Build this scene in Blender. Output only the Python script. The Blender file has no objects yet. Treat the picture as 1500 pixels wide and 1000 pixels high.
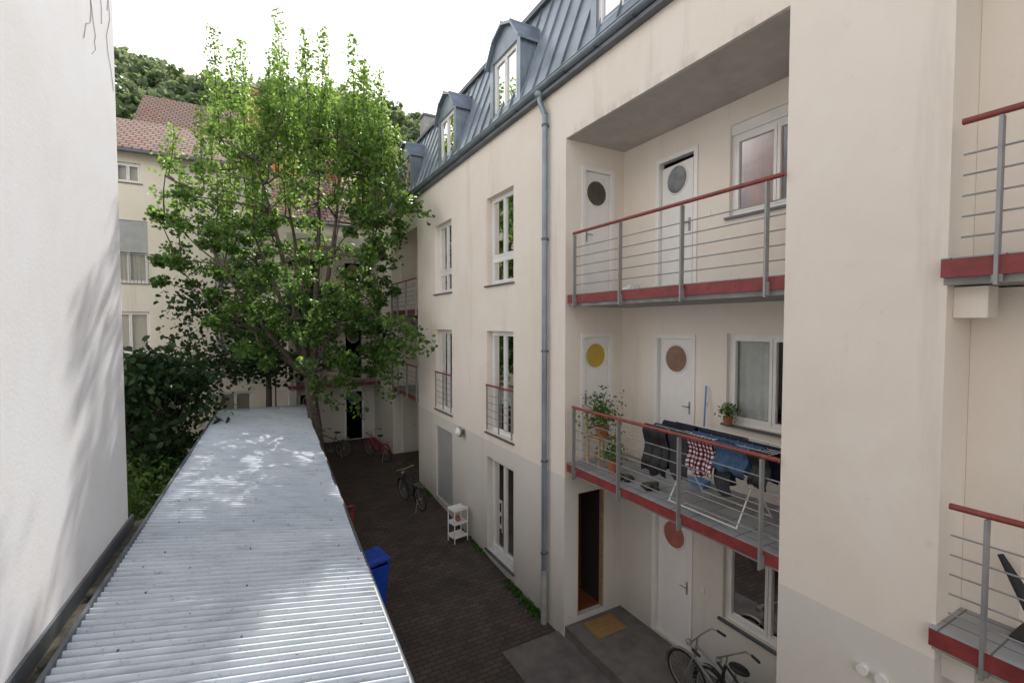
import bpy, math, random
import numpy as np
from mathutils import Vector, Matrix
random.seed(7); rng=np.random.default_rng(7)
sc=bpy.context.scene
rad=math.radians
# ------------------------------------------------------------ materials
MATS={}
def nodes_of(name):
    m=bpy.data.materials.new(name); m.use_nodes=True
    nt=m.node_tree; b=nt.nodes['Principled BSDF']
    MATS[name]=m
    return m,nt,b
def N(nt,t,**k):
    n=nt.nodes.new(t)
    for a,v in k.items(): setattr(n,a,v)
    return n
def noise(nt,vec,scale,detail=4,rough=.6,dist=0):
    n=N(nt,'ShaderNodeTexNoise'); n.inputs['Scale'].default_value=scale; n.inputs['Detail'].default_value=detail
    n.inputs['Roughness'].default_value=rough; n.inputs['Distortion'].default_value=dist
    nt.links.new(vec,n.inputs['Vector']); return n.outputs['Fac']
def ramp(nt,fac,a,b,ca=(0,0,0,1),cb=(1,1,1,1)):
    r=N(nt,'ShaderNodeValToRGB'); r.color_ramp.elements[0].position=a; r.color_ramp.elements[1].position=b
    r.color_ramp.elements[0].color=ca; r.color_ramp.elements[1].color=cb
    nt.links.new(fac,r.inputs['Fac']); return r.outputs['Color']
def mix(nt,fac,a,b,mode='MIX'):
    m=N(nt,'ShaderNodeMix'); m.data_type='RGBA'; m.blend_type=mode
    for i,v in ((0,fac),(6,a),(7,b)):
        if hasattr(v,'is_linked') or hasattr(v,'links'): nt.links.new(v,m.inputs[i])
        elif i==0: m.inputs[0].default_value=v
        else: m.inputs[i].default_value=(*v[:3],1)
    return m.outputs[2]
def pos(nt):
    return N(nt,'ShaderNodeNewGeometry').outputs['Position']
def stretch(nt,vec,s):
    m=N(nt,'ShaderNodeMapping'); m.inputs['Scale'].default_value=s; nt.links.new(vec,m.inputs['Vector']); return m.outputs['Vector']
def bump(nt,b,h,strength=.3,dist=.01):
    n=N(nt,'ShaderNodeBump'); n.inputs['Strength'].default_value=strength; n.inputs['Distance'].default_value=dist
    nt.links.new(h,n.inputs['Height']); nt.links.new(n.outputs['Normal'],b.inputs['Normal'])
def mat(name,col,rough=.7,metal=0,var=.12,ns=3,bs=0,bst=.3,bd=.01,spec=.5):
    m,nt,b=nodes_of(name); p=pos(nt)
    f=noise(nt,p,ns,5)
    c=mix(nt,ramp(nt,f,.3,.7),[x*(1-var) for x in col],[min(1,x*(1+var)) for x in col])
    nt.links.new(c,b.inputs['Base Color']); b.inputs['Roughness'].default_value=rough; b.inputs['Metallic'].default_value=metal
    b.inputs['Specular IOR Level'].default_value=spec
    if bs: bump(nt,b,noise(nt,p,bs,3),bst,bd)
    return m
def math_(nt,op,a,b_=None):
    n=N(nt,'ShaderNodeMath',operation=op)
    for i,v in enumerate((a,b_)):
        if v is None: continue
        if hasattr(v,'links'): nt.links.new(v,n.inputs[i])
        else: n.inputs[i].default_value=v
    return n.outputs[0]
def stucco(name,up,low,zsplit,stain=.3,bs=140,edge=None):
    m,nt,b=nodes_of(name); p=pos(nt)
    s=N(nt,'ShaderNodeSeparateXYZ'); nt.links.new(p,s.inputs[0])
    c=mix(nt,math_(nt,'GREATER_THAN',s.outputs['Z'],zsplit),low,up)
    f1=ramp(nt,noise(nt,p,.7,8,.65,.5),.40,.72)
    c=mix(nt,f1,c,mix(nt,.8,c,(.93,.89,.85),'MULTIPLY'))
    f2=ramp(nt,noise(nt,stretch(nt,p,(2.2,2.2,.22)),1.0,8,.7),.56,.80)
    c=mix(nt,math_(nt,'MULTIPLY',f2,stain),c,(.42,.31,.25))
    f3=ramp(nt,noise(nt,p,5,6,.7),.63,.75)
    c=mix(nt,math_(nt,'MULTIPLY',f3,stain*.6),c,(.45,.33,.27))
    if edge:   # rusty run-off just above a drip edge
        for ez,h in edge:
            g=N(nt,'ShaderNodeMapRange'); g.inputs[1].default_value=ez; g.inputs[2].default_value=ez+h; g.inputs[3].default_value=.75; g.inputs[4].default_value=0
            nt.links.new(s.outputs['Z'],g.inputs[0]); ab=math_(nt,'GREATER_THAN',s.outputs['Z'],ez-.03)
            q=math_(nt,'MULTIPLY',math_(nt,'MULTIPLY',g.outputs[0],ab),ramp(nt,noise(nt,stretch(nt,p,(1,1,.6)),3.2,6,.7),.45,.75))
            c=mix(nt,q,c,(.40,.29,.24))
    g=N(nt,'ShaderNodeMapRange'); g.inputs[1].default_value=0.0; g.inputs[2].default_value=.9; g.inputs[3].default_value=.5; g.inputs[4].default_value=0
    nt.links.new(s.outputs['Z'],g.inputs[0])
    c=mix(nt,math_(nt,'MULTIPLY',g.outputs[0],noise(nt,p,4,6)),c,(.2,.18,.15))
    nt.links.new(c,b.inputs['Base Color']); b.inputs['Roughness'].default_value=.9; b.inputs['Specular IOR Level'].default_value=.2
    bump(nt,b,noise(nt,p,bs,3,.7),.35,.006)
    return m
stucco('facade',(.85,.77,.675),(.71,.675,.61),2.75,.34,140)
stucco('facade_lintel',(.85,.77,.675),(.71,.675,.61),2.75,.38,140,[(8.53,.16)])
stucco('farwall',(.80,.74,.61),(.68,.63,.53),1.0,.5,60)
stucco('whitewall',(.83,.84,.86),(.8,.8,.8),-5,.12,25)
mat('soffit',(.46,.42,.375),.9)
mat('concrete',(.34,.33,.31),.9,0,.25,4,60)
mat('pathstone',(.15,.132,.115),.85,0,.3,3,50)
mat('zinc',(.25,.29,.33),.42,.5,.3,1.3,8,.08)
mat('zincdark',(.13,.145,.16),.5,.5,.2,2)
mat('redpaint',(.23,.04,.037),.5,0,.3,6)
mat('redwood',(.25,.05,.037),.4,0,.3,8)
mat('steel',(.33,.33,.32),.5,.5,.12,6)
mat('white',(.80,.78,.74),.4,0,.05,4)
mat('whitedoor',(.83,.80,.76),.4,0,.04,4)
mat('greyshut',(.42,.42,.41),.6,0,.1,5)
mat('room',(.035,.028,.022),.9)
mat('roomglow',(.26,.075,.025),.6)  # orange indoor light put into the surface colour, no lamp
mat('curt_white',(.66,.65,.63),.9,0,.1,5)
mat('curt_red',(.36,.12,.07),.9,0,.2,5)
mat('yellowglass',(.50,.35,.04),.25,0,.05)
mat('brownglass',(.26,.15,.10),.2,0,.25,3)
mat('darkglass',(.07,.065,.04),.08,0,.3,6)
mat('redglass',(.42,.15,.11),.3,0,.2,5)
mat('blueglass',(.05,.09,.2),.2,0,.2,5)
mat('greyglass',(.22,.23,.24),.1,0,.5,3)
mat('black',(.015,.015,.017),.55,0,.1)
mat('rubber',(.02,.02,.02),.8)
mat('navy',(.012,.014,.03),.9,0,.3,8,60)
mat('denim',(.05,.10,.18),.9,0,.35,14,200)
mat('darkgrey',(.035,.035,.04),.8,0,.2,6)
mat('bluebin',(.008,.06,.42),.42,0,.2,5)
mat('wood',(.42,.28,.15),.6,0,.2,12)
mat('doormat',(.33,.19,.07),.95,0,.25,30,200)
mat('bark',(.10,.08,.06),.9,0,.4,9,25,.9,.03)
mat('vinebark',(.40,.36,.32),.9,0,.3,9)
mat('soil',(.07,.055,.035),.95,0,.4,3,20)
mat('terracotta',(.35,.13,.07),.8)
mat('hillsoil',(.07,.10,.055),.95)
mat('rust',(.25,.10,.05),.85,0,.35,5,30)
mat('orangewall',(.62,.25,.11),.85,0,.15,2)
mat('redpl',(.42,.03,.03),.4)
mat('bluepl',(.1,.25,.5),.4)
mat('dirt',(.09,.08,.06),.95,0,.5,12,60)
def glassmat():
    m=bpy.data.materials.new('glass'); m.use_nodes=True; nt=m.node_tree; nt.nodes.clear()
    o=N(nt,'ShaderNodeOutputMaterial'); t=N(nt,'ShaderNodeBsdfTransparent'); g=N(nt,'ShaderNodeBsdfGlossy'); g.inputs['Roughness'].default_value=.01
    t.inputs[0].default_value=(.85,.88,.87,1); fr=N(nt,'ShaderNodeFresnel'); fr.inputs[0].default_value=1.55
    bp=N(nt,'ShaderNodeBump'); bp.inputs['Strength'].default_value=.12; bp.inputs['Distance'].default_value=.02; nt.links.new(noise(nt,pos(nt),1.6,1),bp.inputs['Height']); nt.links.new(bp.outputs[0],g.inputs['Normal'])
    mx=N(nt,'ShaderNodeMixShader'); nt.links.new(fr.outputs[0],mx.inputs[0]); nt.links.new(t.outputs[0],mx.inputs[1]); nt.links.new(g.outputs[0],mx.inputs[2]); nt.links.new(mx.outputs[0],o.inputs[0])
    MATS['glass']=m
glassmat()
def bricky(name,c1,c2,mortar,scale,bw,rh,ms,rough=.85,rot=0,bst=.6,var=True,off=.5,moss=0):
    m,nt,b=nodes_of(name); p=pos(nt)
    mp=N(nt,'ShaderNodeMapping'); mp.inputs['Rotation'].default_value=(0,0,rot); nt.links.new(p,mp.inputs[0])
    t=N(nt,'ShaderNodeTexBrick'); t.offset=off; nt.links.new(mp.outputs[0],t.inputs['Vector'])
    for k,v in (('Scale',scale),('Brick Width',bw),('Row Height',rh),('Mortar Size',ms),('Mortar Smooth',.3)): t.inputs[k].default_value=v
    t.inputs['Color1'].default_value=(*c1,1); t.inputs['Color2'].default_value=(*c2,1); t.inputs['Mortar'].default_value=(*mortar,1)
    c=mix(nt,ramp(nt,noise(nt,p,1.4,6),.3,.75),t.outputs['Color'],mix(nt,1,t.outputs['Color'],(.55,.55,.5),'MULTIPLY'))
    if moss: c=mix(nt,math_(nt,'MULTIPLY',ramp(nt,noise(nt,p,.8,7,.7),.5,.75),moss),c,(.05,.06,.025))
    nt.links.new(c,b.inputs['Base Color']); b.inputs['Roughness'].default_value=rough
    bump(nt,b,math_(nt,'SUBTRACT',1.0,t.outputs['Fac']),bst,.008)
bricky('pavers',(.14,.092,.072),(.085,.064,.056),(.035,.035,.028),1,.21,.105,.009,moss=.5)
bricky('balctile',(.46,.46,.47),(.40,.41,.43),(.16,.16,.16),1,.30,.30,.008,.45,0,.3,True,0)
def rooftile():
    m,nt,b=nodes_of('rooftile'); p=pos(nt)
    t=N(nt,'ShaderNodeTexBrick'); t.offset=.5; mp=N(nt,'ShaderNodeMapping'); mp.inputs['Rotation'].default_value=(rad(90),0,0)
    nt.links.new(p,mp.inputs[0]); nt.links.new(mp.outputs[0],t.inputs['Vector'])
    for k,v in (('Scale',1),('Brick Width',.26),('Row Height',.17),('Mortar Size',.03),('Mortar Smooth',.4)): t.inputs[k].default_value=v
    t.inputs['Color1'].default_value=(.45,.22,.15,1); t.inputs['Color2'].default_value=(.28,.15,.11,1); t.inputs['Mortar'].default_value=(.07,.045,.035,1)
    c=mix(nt,ramp(nt,noise(nt,p,1.2,6),.35,.7),t.outputs['Color'],(.30,.22,.17))
    c=mix(nt,t.outputs['Fac'],c,(.07,.045,.035))
    nt.links.new(c,b.inputs['Base Color']); b.inputs['Roughness'].default_value=.85
    bump(nt,b,math_(nt,'SUBTRACT',1.0,t.outputs['Fac']),.8,.03)
rooftile()
def corr():
    m,nt,b=nodes_of('corrugated'); p=pos(nt)
    f=noise(nt,p,.9,8,.65,.4); c=mix(nt,ramp(nt,f,.35,.7),(.54,.59,.65),(.68,.72,.76))
    f2=ramp(nt,noise(nt,stretch(nt,p,(.8,6,1)),2.2,8,.75),.50,.72)
    c=mix(nt,math_(nt,'MULTIPLY',f2,.6),c,(.24,.26,.27))
    f3=ramp(nt,noise(nt,p,26,4,.7),.60,.68); c=mix(nt,math_(nt,'MULTIPLY',f3,.5),c,(.20,.20,.18))
    # grooves of the sheet darkened, strength varied by noise
    d=N(nt,'ShaderNodeVectorMath',operation='DOT_PRODUCT'); nt.links.new(p,d.inputs[0]); d.inputs[1].default_value=(62.832*math.sin(rad(2.1)),62.832*math.cos(rad(2.1)),0)
    sn=math_(nt,'SINE',d.outputs['Value']); gr=math_(nt,'MULTIPLY',ramp(nt,math_(nt,'MULTIPLY',sn,-1.0),.1,1.0),math_(nt,'ADD',math_(nt,'MULTIPLY',noise(nt,p,1.3,5),.9),.15))
    c=mix(nt,gr,c,(.17,.18,.19))
    nt.links.new(c,b.inputs['Base Color']); b.inputs['Roughness'].default_value=.5; b.inputs['Specular IOR Level'].default_value=.4
    bump(nt,b,noise(nt,p,40,3),.15,.004)
corr()
def plaid():
    m,nt,b=nodes_of('plaid'); p=pos(nt)
    def band(axis):
        s=N(nt,'ShaderNodeSeparateXYZ'); nt.links.new(p,s.inputs[0])
        f=math_(nt,'FRACT',math_(nt,'MULTIPLY',s.outputs[axis],18)); return math_(nt,'GREATER_THAN',f,.5)
    c=mix(nt,band('Y'),(.72,.70,.68),(.22,.02,.04)); c=mix(nt,band('Z'),c,mix(nt,1,c,(.25,.10,.14),'MULTIPLY'))
    nt.links.new(c,b.inputs['Base Color']); b.inputs['Roughness'].default_value=.9
plaid()
def leafmat(name,c1,c2,tr,tf=.5):
    m=bpy.data.materials.new(name); m.use_nodes=True; nt=m.node_tree; b=nt.nodes['Principled BSDF']; o=nt.nodes['Material Output']
    g=N(nt,'ShaderNodeNewGeometry'); ri=g.outputs['Random Per Island']
    c=mix(nt,ri,c1,c2); c=mix(nt,ramp(nt,noise(nt,g.outputs['Position'],.9,3),.35,.65),c,mix(nt,1,c,(.6,.65,.6),'MULTIPLY'))
    nt.links.new(c,b.inputs['Base Color']); b.inputs['Roughness'].default_value=.45; b.inputs['Specular IOR Level'].default_value=.35
    t=N(nt,'ShaderNodeBsdfTranslucent'); tc=mix(nt,ri,[x*.7 for x in tr],tr); nt.links.new(tc,t.inputs[0])
    mx=N(nt,'ShaderNodeMixShader'); mx.inputs[0].default_value=tf
    nt.links.new(b.outputs[0],mx.inputs[1]); nt.links.new(t.outputs[0],mx.inputs[2]); nt.links.new(mx.outputs[0],o.inputs[0]); MATS[name]=m
leafmat('leaf',(.04,.09,.025),(.085,.155,.04),(.18,.34,.06),.45)
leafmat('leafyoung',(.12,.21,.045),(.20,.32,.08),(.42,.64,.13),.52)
leafmat('leafdark',(.02,.05,.018),(.045,.085,.025),(.06,.12,.02),.3)
leafmat('forestleaf_hazy',(.12,.17,.10),(.22,.28,.15),(.36,.46,.20),.45)  # distance haze put into the leaf colour and translucency
leafmat('weed',(.05,.12,.02),(.1,.2,.03),(.15,.3,.04),.4)

# ------------------------------------------------------------ mesh builder
FX=lambda base:(lambda s,d,z:(base+d,s,z))
FY=lambda base:(lambda s,d,z:(s,base+d,z))
ID=lambda x,y,z:(x,y,z)
class MB:
    def __init__(s,name,parent=None,T=ID):
        s.name=name; s.v=[]; s.f=[]; s.mi=[]; s.sm=[]; s.mats=[]; s.parent=parent; s.T=T
    def m(s,n):
        if n not in s.mats: s.mats.append(n)
        return s.mats.index(n)
    def add(s,vs,fs,mt,smooth=False,T=None):
        T=T or s.T; o=len(s.v); k=s.m(mt)
        s.v+=[tuple(T(*p)) for p in vs]
        for f in fs: s.f.append([i+o for i in f]); s.mi.append(k); s.sm.append(smooth)
    def box(s,x0,x1,y0,y1,z0,z1,mt,T=None):
        s.add([(x0,y0,z0),(x1,y0,z0),(x1,y1,z0),(x0,y1,z0),(x0,y0,z1),(x1,y0,z1),(x1,y1,z1),(x0,y1,z1)],
              [(0,3,2,1),(4,5,6,7),(0,1,5,4),(1,2,6,5),(2,3,7,6),(3,0,4,7)],mt,T=T)
    def quad(s,a,b,c,d,mt,T=None): s.add([a,b,c,d],[(0,1,2,3)],mt,T=T)
    def prism(s,pts,vec,mt,T=None):
        n=len(pts); q=[tuple(p[i]+vec[i] for i in range(3)) for p in pts]
        s.add(list(pts)+q,[tuple(range(n))[::-1],tuple(range(n,2*n))]+[(i,(i+1)%n,n+(i+1)%n,n+i) for i in range(n)],mt,T=T)
    def cyl(s,p0,p1,r0,mt,r1=None,n=10,cap=True,T=None):
        r1=r0 if r1 is None else r1
        a=Vector(p0); b=Vector(p1); d=b-a
        if d.length<1e-6: return
        d.normalize(); u=d.orthogonal().normalized(); w=d.cross(u)
        vs=[]
        for c,r in ((a,r0),(b,r1)):
            for i in range(n):
                t=2*math.pi*i/n; vs.append(tuple(c+u*math.cos(t)*r+w*math.sin(t)*r))
        s.add(vs,[(i,(i+1)%n,n+(i+1)%n,n+i) for i in range(n)],mt,True,T=T)
        if cap: s.add(vs,[tuple(range(n))[::-1],tuple(range(n,2*n))],mt,T=T)
    def tube(s,pts,r,mt,n=8,T=None,rs=None):
        for i in range(len(pts)-1):
            s.cyl(pts[i],pts[i+1],rs[i] if rs else r,mt,rs[i+1] if rs else r,n,True,T=T)
    def ring(s,c,nrm,R,r,mt,n=28,k=6,T=None):
        c=Vector(c); nn=Vector(nrm).normalized(); u=nn.orthogonal().normalized(); w=nn.cross(u); vs=[]; fs=[]
        for i in range(n):
            t=2*math.pi*i/n; e=u*math.cos(t)+w*math.sin(t)
            for j in range(k):
                q=2*math.pi*j/k; vs.append(tuple(c+e*(R+r*math.cos(q))+nn*r*math.sin(q)))
        for i in range(n):
            for j in range(k): fs.append((i*k+j,((i+1)%n)*k+j,((i+1)%n)*k+(j+1)%k,i*k+(j+1)%k))
        s.add(vs,fs,mt,True,T=T)
    def sphere(s,c,r,mt,sx=1,sy=1,sz=1,n=14,k=8,T=None):
        vs=[];fs=[]
        for j in range(k+1):
            ph=math.pi*j/k
            for i in range(n):
                t=2*math.pi*i/n; vs.append((c[0]+r*sx*math.sin(ph)*math.cos(t),c[1]+r*sy*math.sin(ph)*math.sin(t),c[2]+r*sz*math.cos(ph)))
        for j in range(k):
            for i in range(n): fs.append((j*n+i,(j+1)*n+i,(j+1)*n+(i+1)%n,j*n+(i+1)%n))
        s.add(vs,fs,mt,True,T=T)
    def build(s,M=None):
        me=bpy.data.meshes.new(s.name); v=s.v
        if M is not None: v=[tuple(M@Vector(p)) for p in v]
        me.from_pydata(v,[],s.f)
        for n in s.mats: me.materials.append(MATS[n])
        me.polygons.foreach_set('material_index',s.mi); me.polygons.foreach_set('use_smooth',s.sm); me.update()
        ob=bpy.data.objects.new(s.name,me); sc.collection.objects.link(ob)
        if s.parent: ob.parent=s.parent
        return ob
def empty(name):
    e=bpy.data.objects.new(name,None); sc.collection.objects.link(e); return e

def wall(mb,T,s0,s1,z0,z1,ops,mt,depth=.16):
    ss=sorted(set([s0,s1]+[o[0] for o in ops]+[o[1] for o in ops])); zz=sorted(set([z0,z1]+[o[2] for o in ops]+[o[3] for o in ops]))
    for i in range(len(ss)-1):
        for j in range(len(zz)-1):
            cs=(ss[i]+ss[i+1])/2; cz=(zz[j]+zz[j+1])/2
            if any(o[0]<cs<o[1] and o[2]<cz<o[3] for o in ops): continue
            mb.quad((ss[i],0,zz[j]),(ss[i+1],0,zz[j]),(ss[i+1],0,zz[j+1]),(ss[i],0,zz[j+1]),mt,T)
    for a,b,c,d in ops:
        mb.quad((a,0,c),(a,depth,c),(a,depth,d),(a,0,d),mt,T); mb.quad((b,0,c),(b,depth,c),(b,depth,d),(b,0,d),mt,T)
        mb.quad((a,0,c),(b,0,c),(b,depth,c),(a,depth,c),mt,T); mb.quad((a,0,d),(b,0,d),(b,depth,d),(a,depth,d),mt,T)
def room(mb,T,s0,s1,z0,z1,d0,mt='room',dd=1.0,floor=None):
    d1=d0+dd; e=.02; s0-=e;s1+=e;z0-=e;z1+=e
    mb.quad((s0,d1,z0),(s1,d1,z0),(s1,d1,z1),(s0,d1,z1),mt,T)
    mb.quad((s0,d0,z0),(s0,d1,z0),(s0,d1,z1),(s0,d0,z1),mt,T); mb.quad((s1,d0,z0),(s1,d1,z0),(s1,d1,z1),(s1,d0,z1),mt,T)
    mb.quad((s0,d0,z0),(s1,d0,z0),(s1,d1,z0),(s0,d1,z0),floor or mt,T); mb.quad((s0,d0,z1),(s1,d0,z1),(s1,d1,z1),(s0,d1,z1),mt,T)
def curtain(mb,T,s0,s1,z0,z1,d,mt):
    n=max(8,int((s1-s0)*40)); vs=[];fs=[]; ph=random.random()*6
    for i in range(n+1):
        s=s0+(s1-s0)*i/n; w=.025*math.sin(i*1.1+ph)+.012*math.sin(i*2.7)
        vs+= [(s,d+w,z0),(s,d+w*.7,z1)]
    for i in range(n): fs.append((2*i,2*i+2,2*i+3,2*i+1))
    mb.add(vs,fs,mt,True,T=T)
def window(mb,T,s0,s1,z0,z1,inset=.14,cols=2,trans=None,curt=None,sill=True,fr='white',box=0):
    fw=.06; d0=inset; d1=inset+.06
    if box: mb.box(s0,s1,d0-.03,d1,z1-box,z1,'white',T); z1-=box
    mb.box(s0,s1,d0,d1,z0,z0+fw,fr,T); mb.box(s0,s1,d0,d1,z1-fw,z1,fr,T)
    mb.box(s0,s0+fw,d0+.002,d1-.002,z0+fw,z1-fw,fr,T); mb.box(s1-fw,s1,d0+.002,d1-.002,z0+fw,z1-fw,fr,T)
    a=s0+fw;b=s1-fw; lv=[z0+fw]+([trans] if trans else [])+[z1-fw]
    if trans: mb.box(a,b,d0-.004,d1,trans-.04,trans+.04,fr,T)
    w=(b-a)/cols
    for k in range(len(lv)-1):
        za=lv[k]+(.04 if k>0 else 0); zb=lv[k+1]-(.04 if (k+1<len(lv)-1) else 0)
        for c in range(cols):
            p=a+w*c; q=p+w; e=.045
            mb.box(p+.004,p+e,d0-.014,d1-.01,za,zb,fr,T); mb.box(q-e,q-.004,d0-.014,d1-.01,za,zb,fr,T)
            mb.box(p+e,q-e,d0-.012,d1-.012,za,za+e,fr,T); mb.box(p+e,q-e,d0-.012,d1-.012,zb-e,zb,fr,T)
            mb.quad((p+e,d0+.02,za+e),(q-e,d0+.02,za+e),(q-e,d0+.02,zb-e),(p+e,d0+.02,zb-e),'glass',T)
    room(mb,T,s0,s1,z0,z1,d1)
    if curt:
        for (f0,f1,cm) in curt: curtain(mb,T,s0+.05+(s1-s0-.1)*f0,s0+.05+(s1-s0-.1)*f1,z0+.05,z1-.03,d1+.04,cm)
    if sill: mb.box(s0-.05,s1+.05,-.05,inset,z0-.035,z0-.004,'zincdark',T)
def door(mb,T,s0,s1,z0,z1,circ,inset=.05,handle=1,ajar=0,cz=None,r=.215):
    fw=.07
    mb.box(s0,s0+fw,-.02,inset+.05,z0,z1,'whitedoor',T); mb.box(s1-fw,s1,-.02,inset+.05,z0,z1,'whitedoor',T); mb.box(s0+fw,s1-fw,-.018,inset+.05,z1-fw,z1,'whitedoor',T)
    a=s0+fw+.006; b=s1-fw-.006; W=b-a
    if ajar:
        hx=b if ajar>0 else a; an=abs(ajar); sg=-1 if ajar>0 else 1
        def T2(s,d,z,T=T):
            ls=(s-hx); ld=d-inset
            return T(hx+ls*math.cos(an)+ (ld*math.sin(an)*sg*-1), inset+ld*math.cos(an)-abs(ls)*math.sin(an),z)
        room(mb,T,a,b,z0,z1-fw,inset+.04)
    else: T2=T
    mb.box(a,b,inset,inset+.04,z0+.02,z1-fw-(.09 if ajar else .006),'whitedoor',T2)
    c=(a+b)/2; cz=cz or z0+1.78
    n=32
    disc=[(c+r*math.cos(2*math.pi*i/n),inset-.004,cz+r*math.sin(2*math.pi*i/n)) for i in range(n)]
    mb.add(disc,[tuple(range(n))],circ,T=T2)
    mb.ring((c,inset-.002,cz),(0,1,0),r+.012,.016,'whitedoor',n=32,T=T2)
    hs=(b-.06) if handle>0 else (a+.06)
    mb.box(hs-.02,hs+.02,inset-.012,inset,z0+.92,z0+1.12,'steel',T2)
    mb.cyl((hs,inset-.05,z0+1.04),(hs-.11*handle,inset-.05,z0+1.04),.009,'steel',T=T2); mb.cyl((hs,inset,z0+1.04),(hs,inset-.05,z0+1.04),.008,'steel',T=T2)

def railing(mb,T,s0,s1,z,posts,d=-.03,h=.99,end=True):
    mb.cyl((s0,d,z+h),(s1,d,z+h),.024,'redwood',T=T,n=12)
    for p in posts:
        mb.box(p-.011,p+.011,d-.03,d+.03,z-.22,z+h-.03,'steel',T)
        mb.box(p-.03,p+.03,d+.0,d+.034,z-.2,z-.06,'steel',T)
    for k in range(5):
        zz=z+.15+k*.152; mb.cyl((s0,d+.036,zz),(s1,d+.036,zz),.0075,'steel',T=T,n=6)
def slab(mb,s0,s1,z,X0,X1):
    mb.box(X0+.055,X1,s0,s1,z-.20,z-.012,'concrete'); mb.box(X0-.005,X0+.052,s0,s1,z-.145,z-.012,'redpaint')
    mb.box(X0-.008,X1,s0,s1,z-.01,z,'balctile')
    n=int((s1-s0)/.35)
    for i in range(n):
        y=s0+.2+i*.35; mb.cyl((X0-.012,y,z-.08),(X0,y,z-.08),.014,'redpaint',n=8)

# ------------------------------------------------------------ apartment building
XF=4.68; XB=5.97; EAVE=9.5
apt=empty('apartment_building')
W=MB('walls',apt); O=MB('windows_and_doors',apt); R=MB('balcony_railings',apt); SL=MB('balcony_slabs',apt); RF=MB('mansard_roof',apt)
F=FX(XF); B=FX(XB)
W.box(XF,12,1.54,2.80,-.3,EAVE,'facade')
W.box(XF,12,2.80,6.565,8.53,EAVE,'facade_lintel'); W.box(XF,12,-4,1.54,8.53,EAVE,'facade_lintel'); W.box(XF,12,14.7,17.9,8.53,EAVE,'facade')
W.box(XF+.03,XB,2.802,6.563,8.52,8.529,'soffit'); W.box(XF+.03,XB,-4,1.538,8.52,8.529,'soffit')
W.box(XF,12,17.9,20.0,-.3,EAVE,'facade')
opsA=[(8.38,9.63,6.27,8.22),(8.38,9.63,2.95,5.25),(8.38,9.63,.22,2.38)]
opsB=[(11.77,13.05,6.27,8.22),(11.77,13.05,2.95,5.25),(11.77,13.05,.35,2.45)]
wall(W,F,6.565,14.7,-.4,EAVE,opsA+opsB,'facade')
W.quad((XF,14.7,-.3),(XB,14.7,-.3),(XB,14.7,8.53),(XF,14.7,8.53),'facade')
window(O,F,*opsA[0],trans=6.86,curt=[(0,.3,'curt_white')])
window(O,F,*opsA[1],curt=[(0,.45,'curt_white'),(.6,1,'curt_white')])
window(O,F,*opsA[2],curt=[(0,.25,'curt_red'),(.8,1,'curt_red')])
window(O,F,*opsB[0],trans=6.86,curt=[(.5,1,'curt_white')])
window(O,F,*opsB[1],curt=[(0,.3,'curt_white')])
a,b,c,d=opsB[2]
for i in range(34):
    z=c+i*(d-c)/34; O.box(a,b,.05+.004*(i%2),.075,z,z+(d-c)/34-.008,'greyshut',F)
O.box(a,b,.07,.09,c,d,'zincdark',F)
for (a,b,_,_) in (opsA[1],opsB[1]):
    O.cyl((a,-.02,4.02),(b,-.02,4.02),.022,'redwood',T=F)
    for k in range(5): O.cyl((a,-.02,3.15+k*.16),(b,-.02,3.15+k*.16),.007,'steel',n=6,T=F)
    for p in (a+.04,(a+b)/2,b-.04): O.box(p-.01,p+.01,-.035,-.005,3.0,4.02,'steel',F)
def loggia_main():
    y0,y1=2.80,6.565
    S=FY(y1)
    dU=(5.02,5.74,5.93,8.14); dL=(5.02,5.74,3.06,5.24); dG=(4.97,5.56,.22,2.42)
    wall(W,S,XF,XB,-.3,8.53,[dU,dL,dG],'facade',.10)
    door(O,S,*dU,'darkglass',handle=-1); door(O,S,*dL,'yellowglass',handle=-1)
    room(O,S,*dG,.10,'room',2.6,floor='roomglow')
    O.quad((5.578,.7,.22),(5.578,2.6,.22),(5.578,2.6,2.2),(5.578,.7,2.2),'roomglow',S)  # side panel coloured as the orange light inside the doorway
    O.box(5.535,5.56,.0,.10,.22,2.42,'wood',S); O.box(4.97,4.985,.0,.10,.22,2.42,'wood',S)
    bU=(4.93,5.77,5.93,8.12); bL=(4.93,5.77,3.06,5.24); bG=(4.93,5.77,.16,2.35)
    wU=(3.08,4.39,6.92,8.20); wL=(3.08,4.39,3.98,5.27); wG=(3.08,4.39,1.1,2.4)
    wall(W,B,y0,y1,-.3,8.53,[bU,bL,bG,wU,wL,wG],'facade',.12)
    door(O,B,*bU,'greyglass',handle=-1,ajar=.10); door(O,B,*bL,'brownglass',handle=-1); door(O,B,*bG,'redglass',handle=-1)
    window(O,B,*wU,inset=.06,curt=[(0,.42,'curt_red'),(.55,1,'curt_red')],box=.14)
    window(O,B,*wL,inset=.06,curt=[(0,.28,'curt_white'),(.5,.98,'curt_white')])
    window(O,B,*wG,inset=.06,curt=[(.5,1,'curt_red')])
    for z in (5.9,3.03):
        slab(SL,y0+.002,y1-.07,z,XF,XB-.002)
        railing(R,F,y0,6.30,z,[6.27,5.18,4.07,2.98])
    W.box(XF+.02,XB-.002,y0+.002,y1-.002,-.3,.12,'pathstone')
    for x,z in ((5.88,7.0),(5.88,4.15)): O.box(x-.03,x+.03,-.012,0,z,z+.08,'white',S)
    for z in (7.0,4.15,1.3): O.box(4.70,4.76,-.012,0,z,z+.08,'white',B)
loggia_main()
W.quad((XB,-4,-.3),(XB,1.54,-.3),(XB,1.54,8.53),(XB,-4,8.53),'facade')
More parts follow.
